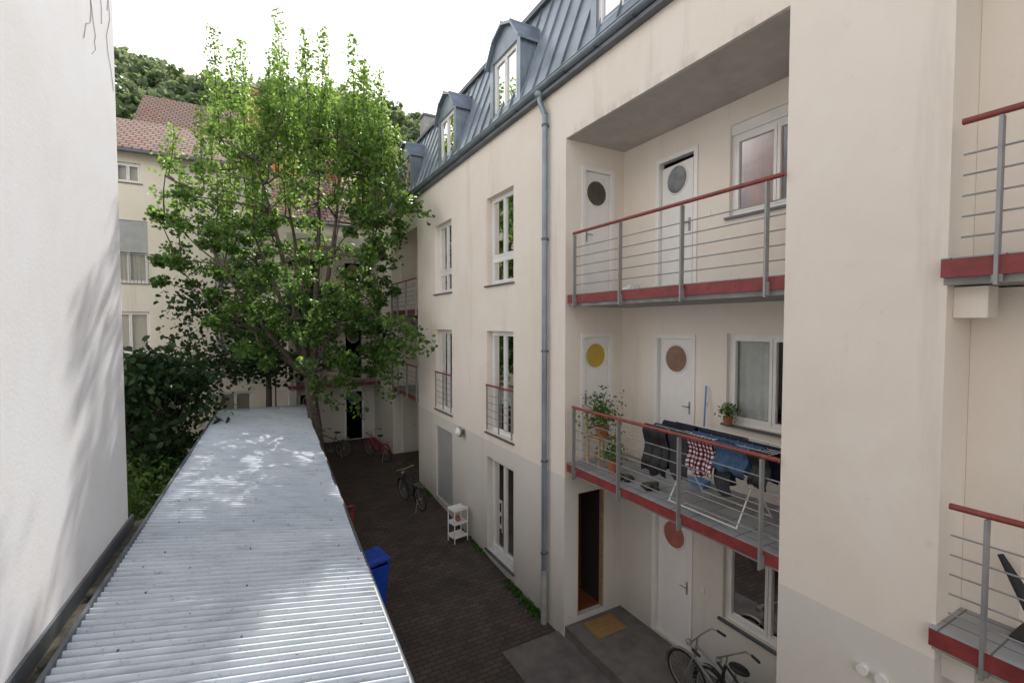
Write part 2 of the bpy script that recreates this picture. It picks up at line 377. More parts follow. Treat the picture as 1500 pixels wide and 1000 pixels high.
for z0,z1 in ((5.9,8.53),(3.03,5.69),(0,2.82)):
    W.box(5.16,5.62,1.20,1.538,z0+.002,z1-.002,'facade')
    W.box(4.80,5.0,1.34,1.538,z1-.24,z1-.002,'facade')
for z in (5.9,3.03):
    slab(SL,-4,1.56,z,XF-.06,XB-.002)
    railing(R,F,-4,1.46,z,[1.25,.1,-1.0],d=-.06)
window(O,B,.35,1.1,5.95,8.1,inset=-.1,cols=1,curt=[(0,1,'curt_red')],sill=False)
window(O,B,-1.4,.2,6.8,8.1,inset=-.1,curt=[(0,1,'curt_red')],sill=False)
# far loggia
wall(W,B,14.7,17.9,-.3,8.53,[],'facade'); W.quad((XF,17.898,-.3),(XB,17.898,-.3),(XB,17.898,8.53),(XF,17.898,8.53),'facade')
for z in (5.93,3.06,.42): door(O,FY(17.87),5.0,5.72,z,z+2.15,'blueglass' if z<1 else 'darkglass')
for z in (5.9,3.03):
    slab(SL,14.75,17.85,z,XF,XB-.002); railing(R,F,14.75,17.85,z,[14.8,15.9,17.0,17.8])
# far wing
Wg=FY(21.0)
wall(W,Wg,.8,XF,-.3,9.6,[],'facade'); W.quad((XF,20.0,-.3),(XF,21,-.3),(XF,21,EAVE),(XF,20,EAVE),'facade')
for z in (5.9,3.03):
    SL.box(1.2,XF-.002,19.9,20.99,z-.18,z,'concrete'); SL.box(1.2,XF-.002,19.84,19.898,z-.15,z-.01,'redpaint')
    railing(R,FY(19.84),1.2,XF-.03,z,[1.3,2.4,3.5,4.5])
for z in (5.92,3.06,.42):
    door(O,FY(20.95),3.4,4.2,z,z+2.15,{5.92:'brownglass',3.06:'brownglass',.42:'blueglass'}[z]); door(O,FY(20.95),1.6,2.4,z,z+2.15,'darkglass')
W.box(1.2,1.45,19.85,20.99,-.3,8.5,'facade')
SL.box(1.2,XF-.002,19.85,20.99,8.5,8.9,'facade')
# roof : mansard
Xa,Za,Xb,Zb=4.66,9.58,5.60,12.2
def rz(x): return Za+(Zb-Za)*(x-Xa)/(Xb-Xa)
def rx(z): return Xa+(Xb-Xa)*(z-Za)/(Zb-Za)
Y0,Y1=-4,20.0
RF.prism([(Xa,Y0,Za),(Xb,Y0,Zb),(12,Y0,13.0),(12,Y0,EAVE+.003),(Xa,Y0,EAVE+.003)],(0,Y1-Y0,0),'zinc')
nx=Vector((-(Zb-Za),0,(Xb-Xa))).normalized()
y=Y0
while y<Y1:
    RF.prism([(Xa,y,Za),(Xb,y,Zb),(Xb+nx.x*.035,y,Zb+nx.z*.035),(Xa+nx.x*.035,y,Za+nx.z*.035)],(0,.018,0),'zinc'); y+=.47
RF.box(Xb-.10,Xb+.12,Y0,Y1,Zb-.02,Zb+.09,'zincdark')
RF.box(4.56,4.70,Y0,Y1,9.44,9.499,'zincdark')
g=[]
for i in range(9):
    t=math.pi+math.pi*i/8; g.append((4.56+.085*math.cos(t),9.60+.085*math.sin(t)))
for i in range(8):
    (xa,za),(xb,zb)=g[i],g[i+1]; RF.add([(xa,Y0,za),(xb,Y0,zb),(xb,Y1,zb),(xa,Y1,za)],[(0,1,2,3)],'zinc',True)
RF.cyl((4.475,Y0,9.605),(4.475,Y1,9.605),.012,'zinc'); RF.box(4.645,4.665,Y0,Y1,9.5,9.68,'zinc')
y=Y0
while y<Y1: RF.box(4.47,4.66,y,y+.025,9.505,9.515,'zincdark'); y+=.8
def dormer(yc,idx):
    D=MB('dormer_%d'%idx,apt); hw=.68; z0=9.86; ze=11.2; zp=11.72; xf=4.80
    y0=yc-hw;y1=yc+hw
    T=FX(xf)
    prof=[(y0,ze),(y0+.3,ze+.36),(yc,zp),(y1-.3,ze+.36),(y1,ze)]
    wall(D,T,y0,y1,z0,ze,[(y0+.14,y1-.14,z0+.12,ze-.02)],'zinc',.1)
    D.add([(xf,p,q) for p,q in prof],[(0,1,2,3,4)],'zinc')
    window(D,T,y0+.14,y1-.14,z0+.12,ze-.02,inset=.05,curt=[(0,.35,'curt_white')],sill=False)
    for yy in (y0,y1): D.add([(xf,yy,z0),(rx(z0)+.2,yy,z0),(rx(ze)+.3,yy,ze),(xf,yy,ze)],[(0,1,2,3)],'zinc')
    P=[(y0-.07,ze-.03),(y0+.27,ze+.41),(yc,zp+.06),(y1-.27,ze+.41),(y1+.07,ze-.03)]
    Q=[(a,b-.06) for a,b in P]
    for i in range(4):
        D.prism([(xf-.1,P[i][0],P[i][1]),(xf-.1,P[i+1][0],P[i+1][1]),(xf-.1,Q[i+1][0],Q[i+1][1]),(xf-.1,Q[i][0],Q[i][1])],(1.15,0,0),'zinc')
    for i in range(1,4): D.box(xf-.1,xf+1.0,P[i][0]-.01,P[i][0]+.01,P[i][1]-.01,P[i][1]+.03,'zinc')
    D.box(xf-.06,xf+.1,y0-.04,y1+.04,z0-.05,z0-.003,'zincdark')
    for k in range(3): D.box(xf+.12+k*.22,xf+.135+k*.22,y0-.02,y0+.0,rz(xf+.12+k*.22)+.02,ze-.05,'zinc')
    D.build()
for i,yc in enumerate((9.0,12.4,16.4,5.4,1.9)): dormer(yc,i+1)
for k,(x,y,h) in enumerate(((5.9,17.6,1.2),(6.6,19.2,1.6))):
    RF.box(x,x+.6,y,y+.5,12.1,12.2+h,'concrete'); RF.box(x-.05,x+.65,y-.05,y+.55,12.2+h,12.28+h,'zincdark')
W.build();O.build();R.build();SL.build();RF.build()
D=MB('downspout',apt); yp=7.09
D.tube([(4.56,7.22,9.54),(4.56,7.2,9.36),(4.60,7.09,9.1),(4.60,yp,8.9),(4.60,yp,.9)],.05,'zinc',12)
D.tube([(4.60,yp,.9),(4.60,yp,-.1)],.06,'concrete',12)
for z in (8.9,6.9,4.9,2.9,1.2): D.cyl((4.60,yp,z),(4.60,yp,z+.04),.062,'zincdark'); D.box(4.6,4.68,yp-.01,yp+.01,z,z+.03,'zincdark')
D.sphere((4.56,7.22,9.5),.09,'zinc'); D.build()
D=MB('wall_vents',apt)
for y in (2.02,1.88): D.cyl((4.64,y,2.36),(4.679,y,2.36),.045,'white',n=16)
D.build()
D=MB('wall_lamp'); D.cyl((4.60,10.98,2.67),(4.68,10.98,2.67),.05,'zincdark'); D.sphere((4.53,10.98,2.67),.12,'white',sx=.8); D.ring((4.56,10.98,2.67),(1,0,0),.12,.018,'zincdark'); D.build()

# ------------------------------------------------------------ ground
def gz(y): return -.1 if y<7 else (.4 if y>17 else -.1+.05*(y-7))
G=MB('ground')
ys=[-60,7,17,600]; 
for i in range(3): G.quad((-500,ys[i],gz(ys[i])),(500,ys[i],gz(ys[i])),(500,ys[i+1],gz(ys[i+1])),(-500,ys[i+1],gz(ys[i+1])),'soil')
G.build()
G=MB('courtyard_paving')
for a,b in ((-4,7),(7,17),(17,21)): G.quad((.2,a,gz(a)+.005),(XF,a,gz(a)+.005),(XF,b,gz(b)+.005),(.2,b,gz(b)+.005),'pavers')
G.build()
G=MB('stone_path'); G.box(3.55,XF+.019,2.0,6.75,-.09,-.06,'pathstone'); G.build()
G=MB('doormat'); G.box(5.0,5.62,6.0,6.45,.122,.14,'doormat'); G.build()

# ------------------------------------------------------------ shed
al=rad(2.1); ca,sa=math.cos(al),math.sin(al)
SH=lambda x,y,z:(x*ca+y*sa,-x*sa+y*ca,z)
shed=empty('storage_shed')
xl,xr,zl,zr=-1.50,.96,2.85,2.42
yn=-1.0
def yend(x): return 16.2+(x-xl)/(xr-xl)*2.6
M=MB('corrugated_roof',shed,SH)
pitch=.10; seg=8; cols=[xl,xl+.8,xl+1.65,xr]
vs=[];fs=[]; ny=int((19-yn)/pitch*seg); nc=len(cols)
for i in range(ny+1):
    y=yn+i*pitch/seg; w=.023*math.sin(2*math.pi*i/seg)
    lap=.007*((y/.9)%1.0)
    sh=.006*math.sin(y*1.7)+.004*math.sin(y*5.1)+lap
    for k,x in enumerate(cols):
        yy=min(y,yend(x)); vs.append((x+(.012*math.sin(int(y/.9)*2.3) if k==3 else 0),yy,zl+(zr-zl)*(x-xl)/(xr-xl)+w+sh))
for i in range(ny):
    for c in range(nc-1):
        if yn+i*pitch/seg>yend(cols[c+1]): continue
        fs.append((i*nc+c,i*nc+c+1,(i+1)*nc+c+1,(i+1)*nc+c))
M.add(vs,fs,'corrugated',True)
y=yn+.25
while y<16:
    for x in (xl+.35,xl+1.2,xr-.25): M.cyl((x,y,zl+(zr-zl)*(x-xl)/(xr-xl)+.02),(x,y,zl+(zr-zl)*(x-xl)/(xr-xl)+.034),.009,'zincdark',n=8)
    y+=.9
M.build()
M=MB('shed_walls',shed,SH)
M.box(xr-.14,xr-.08,yn,18.6,-.2,2.36,'rust'); M.box(xl+.02,xl+.08,8,16.1,-.2,2.76,'rust'); 
M.quad((xl+.05,16.15,0),(xr-.1,18.65,0),(xr-.1,18.65,2.38),(xl+.05,16.15,2.78),'rust')
M.cyl((xr+.02,yn,2.33),(xr+.02,18.7,2.33),.045,'zincdark'); M.build()
M=MB('roof_flashing',shed,SH)
M.box(-1.66,xl-.035,yn,7.6,2.80,2.84,'dirt'); M.box(xl-.033,xl+.0,yn,16.2,2.82,2.90,'zincdark')
M.box(-1.66,-1.635,yn,7.42,2.84,2.99,'zincdark')
M.build()
b=MB('roof_debris',None,SH)
for (x,y,s) in ((-1.57,3.4,.05),(-1.56,3.9,.04),(-1.58,4.6,.03),(-1.35,3.1,.05),(-1.25,3.15,.03),(-1.58,5.6,.035),(-1.56,2.9,.04)):
    b.sphere((x,y,2.87),s,'white' if s>.045 else 'dirt',sz=.6,n=6,k=4)
b.build()
# ------------------------------------------------------------ left house
L=MB('white_plaster_house',None,SH)
xw=-1.66; ye=7.4; r=.14
pts=[(-12,yn-4),(xw,yn-4),(xw,ye-r)]
for i in range(1,7):
    t=i/6*math.pi/2; pts.append((xw-r+r*math.cos(t),ye-r+r*math.sin(t)))
pts.append((-12,ye))
L.prism([(a,b,-.2) for a,b in pts],(0,0,10.9),'whitewall'); L.build()
V=MB('dry_vine',None,SH)
for k in range(14):
    y=7.1-random.random()*1.0; z=10.6-random.random()*1.2; p=[(xw+.005,y,z)]
    for j in range(8):
        y+=random.uniform(-.14,.12); z-=random.uniform(.06,.26); p.append((xw+.004,min(y,7.2),z))
    V.tube(p,.003,'vinebark',4)
V.build()
Fn=MB('garden_fence',None,SH)
for i in range(50):
    y=9.2+i*.16; Fn.box(-1.80,-1.775,y,y+.145,0,2.30+.03*random.random(),'rust')
Fn.box(-1.83,-1.803,9.2,17.2,2.1,2.18,'rust'); Fn.build()

# ------------------------------------------------------------ far buildings
def gable(mb,x0,x1,y0,y1,ze,zr_,mt='rooftile',wallm='farwall',ov=.4):
    ym=(y0+y1)/2
    mb.box(x0,x1,y0+.301,y1,-.2,ze,wallm)
    for (ya,za,yb,zb) in ((y0-ov,ze-.15,ym,zr_),(y1+ov,ze-.15,ym,zr_)):
        mb.prism([(x0-ov,ya,za),(x0-ov,yb,zb),(x0-ov,yb,zb+.12),(x0-ov,ya,za+.12)],(x1-x0+2*ov,0,0),mt)
    for x in (x0,x1): mb.add([(x,y0,ze),(x,y1,ze),(x,ym,zr_)],[(0,1,2)],wallm)
    mb.cyl((x0-ov,y0-ov-.04,ze-.16),(x1+ov,y0-ov-.04,ze-.16),.07,'zincdark')
fb=empty('cream_townhouse'); A=MB('townhouse_walls_and_roof',fb); Aw=MB('townhouse_windows',fb)
gable(A,-12,.4,21,28,11.5,13.6)
T=FY(21); ops=[]
for x in (-7.6,-4.35,-1.2): ops+= [(x,x+1.15,6.85,9.05),(x,x+1.15,4.35,5.85),(x+.25,x+1.0,10.35,11.05),(x,x+1.15,1.2,2.8)]
wall(A,T,-12,.75,-.2,11.5,ops,'farwall',.18)
for o in ops:
    window(Aw,T,*o,inset=.12,fr='white',curt=None)
    if o[3]-o[2]>2:
        a,b,c,d=o
        for i in range(18): Aw.box(a,b,.03,.05,d-.062*(i+1),d-.062*i-.006,'greyshut',T)
        Aw.cyl((a,-.06,c+1.0),(b,-.06,c+1.0),.02,'steel',T=T)
        for i in range(12): Aw.cyl((a+i*(b-a)/11,-.06,c),(a+i*(b-a)/11,-.06,c+1.0),.01,'steel',T=T,n=5)
A.box(-12,.75,20.93,20.998,3.5,3.65,'farwall')
A.build();Aw.build()
ob=empty('orange_gabled_house'); A=MB('house_body',ob)
gable(A,-4.6,2.4,29.6,36,15.1,17.9,wallm='orangewall')
A.box(-.2,.6,31,31.8,15.5,18.9,'redpaint'); A.box(-.25,.65,30.95,31.85,18.9,19.1,'concrete'); A.build()
wb=empty('tiled_wing_house'); A=MB('wing_body',wb)
gable(A,.9,9.5,21.3,27,9.7,12.2,wallm='facade')
A.box(5.5,6.2,24,24.7,11.5,14.2,'concrete'); A.box(3.3,3.9,24,24.7,11.5,13.4,'terracotta'); A.build()
tb=MB('brown_rooftop_house'); gable(tb,7,18,36,45,16.5,20.5); tb.box(8.6,9.4,38,38.8,16,21.5,'concrete'); tb.build()

# ------------------------------------------------------------ leaves
LEAF=np.array([(0,0),(-.42,.15),(-.45,.55),(0,1),(.45,.55),(.42,.15)])
LEAF2=np.array([(0,0),(-.25,.35),(-.2,.7),(0,1),(.2,.7),(.25,.35)])
QUAD=np.array([(-.45,0),(-.5,.9),(.4,1),(.5,.1)])
def leaves(name,C,S,mt,shape=LEAF,up=.5,parent=None,mats=None,mi=None,droop=0):
    C=np.asarray(C);S=np.asarray(S);n=len(C)
    nr=rng.normal(size=(n,3)); nr[:,2]+=up*2; nr/=np.linalg.norm(nr,axis=1)[:,None]
    t=rng.normal(size=(n,3)); t[:,2]-=droop; t-=nr*np.sum(t*nr,axis=1)[:,None]; t/=np.linalg.norm(t,axis=1)[:,None]
    u=np.cross(nr,t); k=len(shape)
    fold=np.abs(shape[:,0])*.35
    V=C[:,None,:]+S[:,None,None]*(u[:,None,:]*shape[None,:,0,None]+t[:,None,:]*(shape[None,:,1,None]-.5)+nr[:,None,:]*fold[None,:,None])
    V=V.reshape(-1,3)
    me=bpy.data.meshes.new(name); me.vertices.add(n*k); me.vertices.foreach_set('co',V.ravel())
    me.loops.add(n*k); me.loops.foreach_set('vertex_index',np.arange(n*k,dtype=np.int32))
    me.polygons.add(n); me.polygons.foreach_set('loop_start',np.arange(0,n*k,k,dtype=np.int32)); 
    me.polygons.foreach_set('loop_total',np.full(n,k,dtype=np.int32))
    for m_ in (mats or [mt]): me.materials.append(MATS[m_])
    if mi is not None: me.polygons.foreach_set('material_index',np.asarray(mi,dtype=np.int32))
    me.update(calc_edges=True); me.validate()
    o=bpy.data.objects.new(name,me); sc.collection.objects.link(o)
    if parent: o.parent=parent
    return o
def inpoly(x,y,P):
    c=False;n=len(P)
    for i in range(n):
        x1,y1=P[i];x2,y2=P[(i+1)%n]
        if (y1>y)!=(y2>y) and x<(x2-x1)*(y-y1)/(y2-y1)+x1: c=not c
    return c
Rv=Vector((.8746,-.4848,0)); Fv=Vector((.4848,.8746,0))
base=Vector((1.87,16.0,.3)); tree=empty('maple_tree'); TB=MB('trunk_and_branches',tree)
fork=base+Rv*-.35+Vector((0,0,3.4))
def bez(p0,p1,p2,n=6): return [p0*(1-t)**2+p1*2*t*(1-t)+p2*t*t for t in [i/n for i in range(n+1)]]
def limb(p0,p2,r0,r1,sag=0,n=6):
    mid=(p0+p2)/2+Vector((random.uniform(-.3,.3),random.uniform(-.3,.3),sag)); P=bez(p0,mid,p2,n)
    TB.tube([tuple(p) for p in P],0,'bark',7,rs=[r0+(r1-r0)*i/n for i in range(n+1)]); return P
limb(base,fork,.23,.17); 
for k in range(6):
    t=k/6*6.28; TB.cyl(tuple(base+Vector((math.cos(t)*.3,math.sin(t)*.3,-.2))),tuple(base+Vector((0,0,.6))),.1,'bark',r1=.12)
OUT=[(-2.2,11.2),(-2.8,10.4),(-3.7,9.9),(-4.0,8.7),(-3.8,6.5),(-2.7,4.7),(-1.3,3.9),(.3,3.9),(1.6,3.8),(2.4,4.6),(2.0,5.7),(2.5,7),(2.8,9.0),(2.0,10.0),(1.9,11.0),(.6,11.8),(-1.2,12.0)]
nodes=[]
for (a,b_,z,r) in ((-2.4,.5,8.5,.1),(-1.4,-1,10.2,.11),(-.3,.8,11.0,.12),(.9,-.5,10.0,.1),(1.8,.4,7.5,.08),(-3.0,-.5,6.2,.08),(1.0,-1.5,5.3,.06),(-1.9,1.6,10.5,.09),(-1.8,-2,7,.08)):
    P=limb(fork if z>6 else fork+Vector((0,0,-.4)),base+Rv*a+Fv*b_+Vector((0,0,z-.3)),r,.03,.6 if z>7 else -.3,8); nodes+=P[3:]
def okp(p): return p.x<4.45 and p.y<20.3
C=[];S=[];MI=[]
cl=0;tries=0
while cl<250 and tries<9000:
    tries+=1
    a=random.uniform(-5.5,3); z=random.uniform(3.3,12.2)
    if z>9.2 and random.random()<.65: continue
    if not inpoly(a,z,OUT): continue
    hw=2.6*math.sqrt(max(.1,1-((z-7.8)/7.0)**2)); b_=random.uniform(-hw,hw)
    if ((a+.7)/3.6)**2+((z-8.0)/4.6)**2+(b_/3)**2<.30 and random.random()<.7: continue
    p=base+Rv*a+Fv*b_+Vector((0,0,z-.3))
    if not okp(p): continue
    cl+=1
    q=min(nodes,key=lambda k:(k-p).length+max(0,k.z-p.z)*1.5)
    P=limb(q,p,.025,.008,.1,4); 
    if random.random()<.35: nodes.append(P[3])
    n=int(random.uniform(60,140)*(1.1 if z<8.5 else .7)); rr=random.uniform(.20,.46)
    d=rng.normal(size=(n,3)); d/=np.linalg.norm(d,axis=1)[:,None]; d*=(rng.random(n)**.6)[:,None]*rr; d[:,2]*=.75
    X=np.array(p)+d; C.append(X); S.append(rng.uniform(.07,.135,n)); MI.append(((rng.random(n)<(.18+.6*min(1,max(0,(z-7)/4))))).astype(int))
for (a,b_,z) in ((3.3,-1.6,8.7),(3.7,-1.9,8.4),(3.6,-2.0,4.6),(3.3,-1.8,5.2),(2.9,-1.6,4.3),(2.4,-1.2,4.0),(1.5,-1,2.9),(2.6,-1.4,3.4),(.7,-1,3.0),(3.9,-2.4,4.9),(-4.6,.3,10.3),(-4.7,-.3,9.4),(-4.4,.2,7.2)):
    p=base+Rv*a+Fv*b_+Vector((0,0,z-.3)); q=min(nodes,key=lambda k:(k-p).length); P=limb(q,p,.022,.006,.25,6)
    for pt in P[2:]:
        n=24; X=np.array(pt)+rng.normal(size=(n,3))*np.array([.16,.16,.11]); C.append(X);S.append(rng.uniform(.08,.15,n));MI.append((rng.random(n)<.35).astype(int))
SHO=[(-2.75,14.7,3.9),(-2.5,14.0,3.2),(-3.0,13.3,2.6),(-2.0,13.4,2.7),(-.95,14.9,4.2),(-.65,14.3,3.4),(-1.2,14.0,2.9),(-.1,14.0,3.1),(.25,13.7,3.0),(.6,14.1,3.5),(1.0,13.3,2.7),(1.4,13.9,3.5),(1.6,13.4,3.1),(2.0,13.3,3.4),(2.15,12.6,2.8),(1.85,12.7,2.6),(2.4,11.7,2.2),(-2.4,13.1,2.4),(-3.3,12.2,2.0),(-3.8,11.2,1.5),(2.5,10.6,1.8),(2.7,10.0,1.4),(-1.6,12.9,2.2),(.7,12.8,2.2),(-.5,13.1,2.3),(1.2,14.3,3.4),(-.3,13.2,2.8)]
for k in range(48): 
    a=random.uniform(-3.3,2.3); SHO.append((a,random.uniform(11.0,13.2)-.25*abs(a+.3),random.uniform(1.5,2.8)))
for (a,zt,ln) in SHO:
    b_=random.uniform(-1.5,1.2); p=base+Rv*a+Fv*b_+Vector((0,0,zt-.3)); 
    if p.x>4.4: p.x=4.4
    q=p+Vector((random.uniform(-.25,.25),random.uniform(-.25,.25),-ln))
    TB.tube([tuple(q),tuple((p+q)/2+Vector((random.uniform(-.08,.08),0,0))),tuple(p)],0,'bark',5,rs=[.02,.013,.005])
    nn=min(nodes,key=lambda k:(k-q).length); limb(nn,q,.03,.02,-.1,4)
    n=int(ln*105); t=rng.random(n); w=(.07+.12*(1-t)**.7)[:,None]
    X=np.array(q)+(np.array(p)-np.array(q))*t[:,None]+rng.normal(size=(n,3))*w*np.array([1,1,.5]); C.append(X);S.append(rng.uniform(.075,.135,n)*(1.1-.35*t));MI.append((rng.random(n)<.88).astype(int))
C=np.concatenate(C);S=np.concatenate(S);MI=np.concatenate(MI)
TB.build(); leaves('foliage',C,S,None,up=.35,parent=tree,mats=['leaf','leafyoung'],mi=MI)
t2=empty('young_tree'); TB=MB('stem_and_branches',t2)
b2=Vector((.35,18.6,.3)); limb(b2,b2+Vector((.1,0,4)),.13,.08); C=[];S=[]
for k in range(30):
    p=b2+Vector((random.uniform(-2.3,1.5),random.uniform(-1.2,1.2),random.uniform(3.2,6.0))); limb(b2+Vector((.1,0,3.6)),p,.02,.006,0,3); n=90
    X=np.array(p)+rng.normal(size=(n,3))*np.array([.38,.38,.26]);C.append(X);S.append(rng.uniform(.1,.18,n))
TB.build(); leaves('foliage',np.concatenate(C),np.concatenate(S),'leafdark',up=.4,parent=t2)
def shrub(name,c,rx_,ry_,rz_,ncl,npl,sz,mt,ground):
    e=empty(name); ST=MB('stems',e); C=[];S=[]
    for k in range(ncl):
        d=Vector((random.gauss(0,1),random.gauss(0,1),random.gauss(.25,1))).normalized()*random.uniform(.55,1.0)
        p=Vector((c[0]+d.x*rx_,c[1]+d.y*ry_,max(ground+.3,c[2]+d.z*rz_)))
        ST.tube([(c[0]+d.x*.2,c[1]+d.y*.2,ground),tuple((p+Vector((c[0],c[1],ground)))/2+Vector((0,0,.3))),tuple(p)],0,'bark',5,rs=[.03,.02,.007])
        X=np.array(p)+rng.normal(size=(npl,3))*np.array([.28,.28,.2]);C.append(X);S.append(rng.uniform(.7,1.2,npl)*sz)
    ST.build(); leaves('leaves',np.concatenate(C),np.concatenate(S),mt,shape=LEAF2,up=.3,parent=e,droop=.5)
shrub('laurel_shrub',(-2.5,14.8,2.9),1.5,1.6,1.9,85,80,.21,'leafdark',.2)
shrub('garden_bush',(-2.6,10.4,1.4),.7,1.5,.8,40,60,.14,'leafdark',0)
shrub('garden_bush',(-2.1,12.6,1.5),.4,1.5,.8,30,60,.12,'weed',.1)
shrub('garden_bush',(-3.6,18.5,1.8),1.8,1.0,1.4,40,60,.2,'leafdark',.3)
C=[]
for k in range(900):
    C.append((XF-.02-abs(random.gauss(0,.09)),7.25+random.random()*1.3,gz(7.6)+abs(random.gauss(0,.05))))
for k in range(500):
    yy=random.choice([9.9,10.3,11.2,13.6,14.2])+random.gauss(0,.18); C.append((XF-.02-abs(random.gauss(0,.05)),yy,gz(yy)+abs(random.gauss(0,.03))))
leaves('weeds',C,rng.uniform(.03,.08,len(C)),'weed',shape=LEAF2,up=.3)
C=[];
for k in range(60):
    y=random.uniform(2,15); x=random.uniform(-1.45,.9); C.append(SH(x,y,2.85+(2.42-2.85)*(x+1.5)/2.46+.03))
leaves('fallen_leaves',C,rng.uniform(.02,.05,len(C)),'rust',shape=LEAF2,up=4)

# ------------------------------------------------------------ hill
def ridge(u):
    K=[(-1.6,.50),(-1.0,.585),(-.845,.575),(-.67,.51),(-.45,.49),(-.27,.455),(-.16,.40),(0,.33),(.4,.22),(1,.1)]
    for i in range(len(K)-1):
        if K[i][0]<=u<=K[i+1][0]: t=(u-K[i][0])/(K[i+1][0]-K[i][0]); return K[i][1]*(1-t)+K[i+1][1]*t
    return .1
def hillz(u,d):
    top=150*ridge(u); t=min(1,max(0,(d-55)/95)); t=t*t*(3-2*t)*.35+t*.65
    return 0.2+top*t-(max(0,d-150)*.15)
H=MB('hill'); us=[-1.6+i*.05 for i in range(53)]; ds=[55,70,85,100,115,130,142,150,165,200]
vs=[];fs=[]
for u in us:
    for d in ds:
        p=Rv*(u*d)+Fv*d; vs.append((p.x,p.y,hillz(u,d)))
n=len(ds)
for i in range(len(us)-1):
    for j in range(n-1): fs.append((i*n+j,(i+1)*n+j,(i+1)*n+j+1,i*n+j+1))
H.add(vs,fs,'hillsoil',True); H.build()
C=[];S=[]
for k in range(620):
    d=random.uniform(95,152); u=random.uniform(-1.0,-.02); p=Rv*(u*d)+Fv*d; z=hillz(u,d); r=random.uniform(2.2,4.6)
    for q in range(5):
        off=Vector((random.gauss(0,r*.4),random.gauss(0,r*.4),random.uniform(.4,1.5)*r)); n=30; rr=r*random.uniform(.35,.6)
        dd=rng.normal(size=(n,3)); dd/=np.linalg.norm(dd,axis=1)[:,None]; X=np.array((p.x,p.y,z))+np.array(off)+dd*rr*np.array([1,1,.75]); C.append(X);S.append(rng.uniform(.8,1.6,n))
leaves('forest',np.concatenate(C),np.concatenate(S),'forestleaf_hazy',shape=QUAD,up=.4)

# ------------------------------------------------------------ bicycles
def bicycle(name,loc,heading,col,lean=.1):
    b=MB(name); Rw=.33
    rear=(0,0,Rw);front=(1.05,0,Rw)
    for c in (rear,front):
        b.ring(c,(0,1,0),Rw-.02,.02,'rubber',n=32); b.ring(c,(0,1,0),Rw-.045,.010,'steel',n=32,k=5)
        for i in range(16):
            t=i*math.pi/8; b.cyl(c,(c[0]+math.cos(t)*(Rw-.04),0,c[2]+math.sin(t)*(Rw-.04)),.0022,'steel',n=4,cap=False)
        b.cyl((c[0],-.05,c[2]),(c[0],.05,c[2]),.022,'steel')
        P=[(c[0]+(Rw+.025)*math.cos(t),0,c[2]+(Rw+.025)*math.sin(t)) for t in [rad(a) for a in range(-5,190,15)]]
        for i in range(len(P)-1):
            a,q=P[i],P[i+1]; b.add([(a[0],-.025,a[2]),(a[0],.025,a[2]),(q[0],.025,q[2]),(q[0],-.025,q[2])],[(0,1,2,3)],col,True)
    bb=(.43,0,.29); st=(.30,0,.78); ht=(.86,0,.86); hb=(.90,0,.68)
    for p,q,r in ((bb,st,.016),(st,(.28,0,.9),.013),(bb,hb,.018),((.32,0,.66),ht,.016),(ht,hb,.02),):b.cyl(p,q,r,col)
    for s in (-.045,.045):
        b.cyl((bb[0],s*.5,bb[2]),(0,s*1.3,Rw),.009,col); b.cyl((st[0],s*.3,st[2]-.05),(0,s*1.3,Rw),.008,col); b.cyl((hb[0],s,hb[2]),(1.05,s,Rw),.011,col)
    b.cyl(ht,(.84,0,1.0),.012,'steel')
    b.tube([(.66,-.28,1.03),(.78,-.24,1.05),(.84,-.1,1.0),(.84,.1,1.0),(.78,.24,1.05),(.66,.28,1.03)],.011,'steel')
    for s in (-1,1): b.cyl((.60,s*.285,1.02),(.72,s*.27,1.04),.018,'black')
    b.sphere((.24,0,.93),.12,'black',sx=1.15,sy=.7,sz=.32)
    b.ring(bb,(0,1,0),.085,.006,'steel'); b.cyl((bb[0],-.06,bb[2]),(bb[0]+.12,-.08,bb[2]-.12),.009,'steel'); b.cyl((bb[0],.06,bb[2]),(bb[0]-.12,.08,bb[2]+.12),.009,'steel')
    b.box(.5,.6,-.13,-.05,.155,.18,'black'); b.box(.26,.36,.05,.13,.40,.42,'black')
    for s in (-.06,.06): b.cyl((-.22,s,.74),(.22,s,.74),.006,'steel'); b.cyl((-.12,s,.74),(0,s,Rw),.005,'steel')
    for i in range(4): b.cyl((-.2+i*.12,-.06,.74),(-.2+i*.12,.06,.74),.005,'steel')
    b.sphere((.98,0,.85),.045,'steel'); b.cyl((.1,.04,Rw),(-.02,.2,.01),.008,'steel')
    b.build(Matrix.Translation(loc)@Matrix.Rotation(heading,4,'Z')@Matrix.Rotation(lean,4,'X'))
bicycle('bicycle',(5.42,3.42,.12),rad(94),'steel',-.10)
bicycle('bicycle',(5.10,3.0,.12),rad(80),'black',.06)
bicycle('bicycle',(4.05,12.5,gz(13)+.01),rad(100),'black',-.12)
bicycle('bicycle',(4.2,17.0,.41),rad(110),'redpl',-.1)
bicycle('bicycle',(2.9,18.3,.41),rad(150),'black',.1)
b=MB('white_shelf'); g0=gz(10.6)
for z in (.12,.45,.78): b.box(-.2,.2,-.15,.15,z,z+.025,'white'); b.box(-.2,.2,-.15,-.135,z+.025,z+.06,'white'); b.box(-.2,.2,.135,.15,z+.025,z+.06,'white')
for x in (-.19,.19):
    for y in (-.14,.14): b.cyl((x,y,0),(x,y,.82),.014,'white')
b.sphere((0,0,.55),.07,'terracotta'); b.build(Matrix.Translation((4.35,10.6,g0))@Matrix.Rotation(rad(12),4,'Z'))
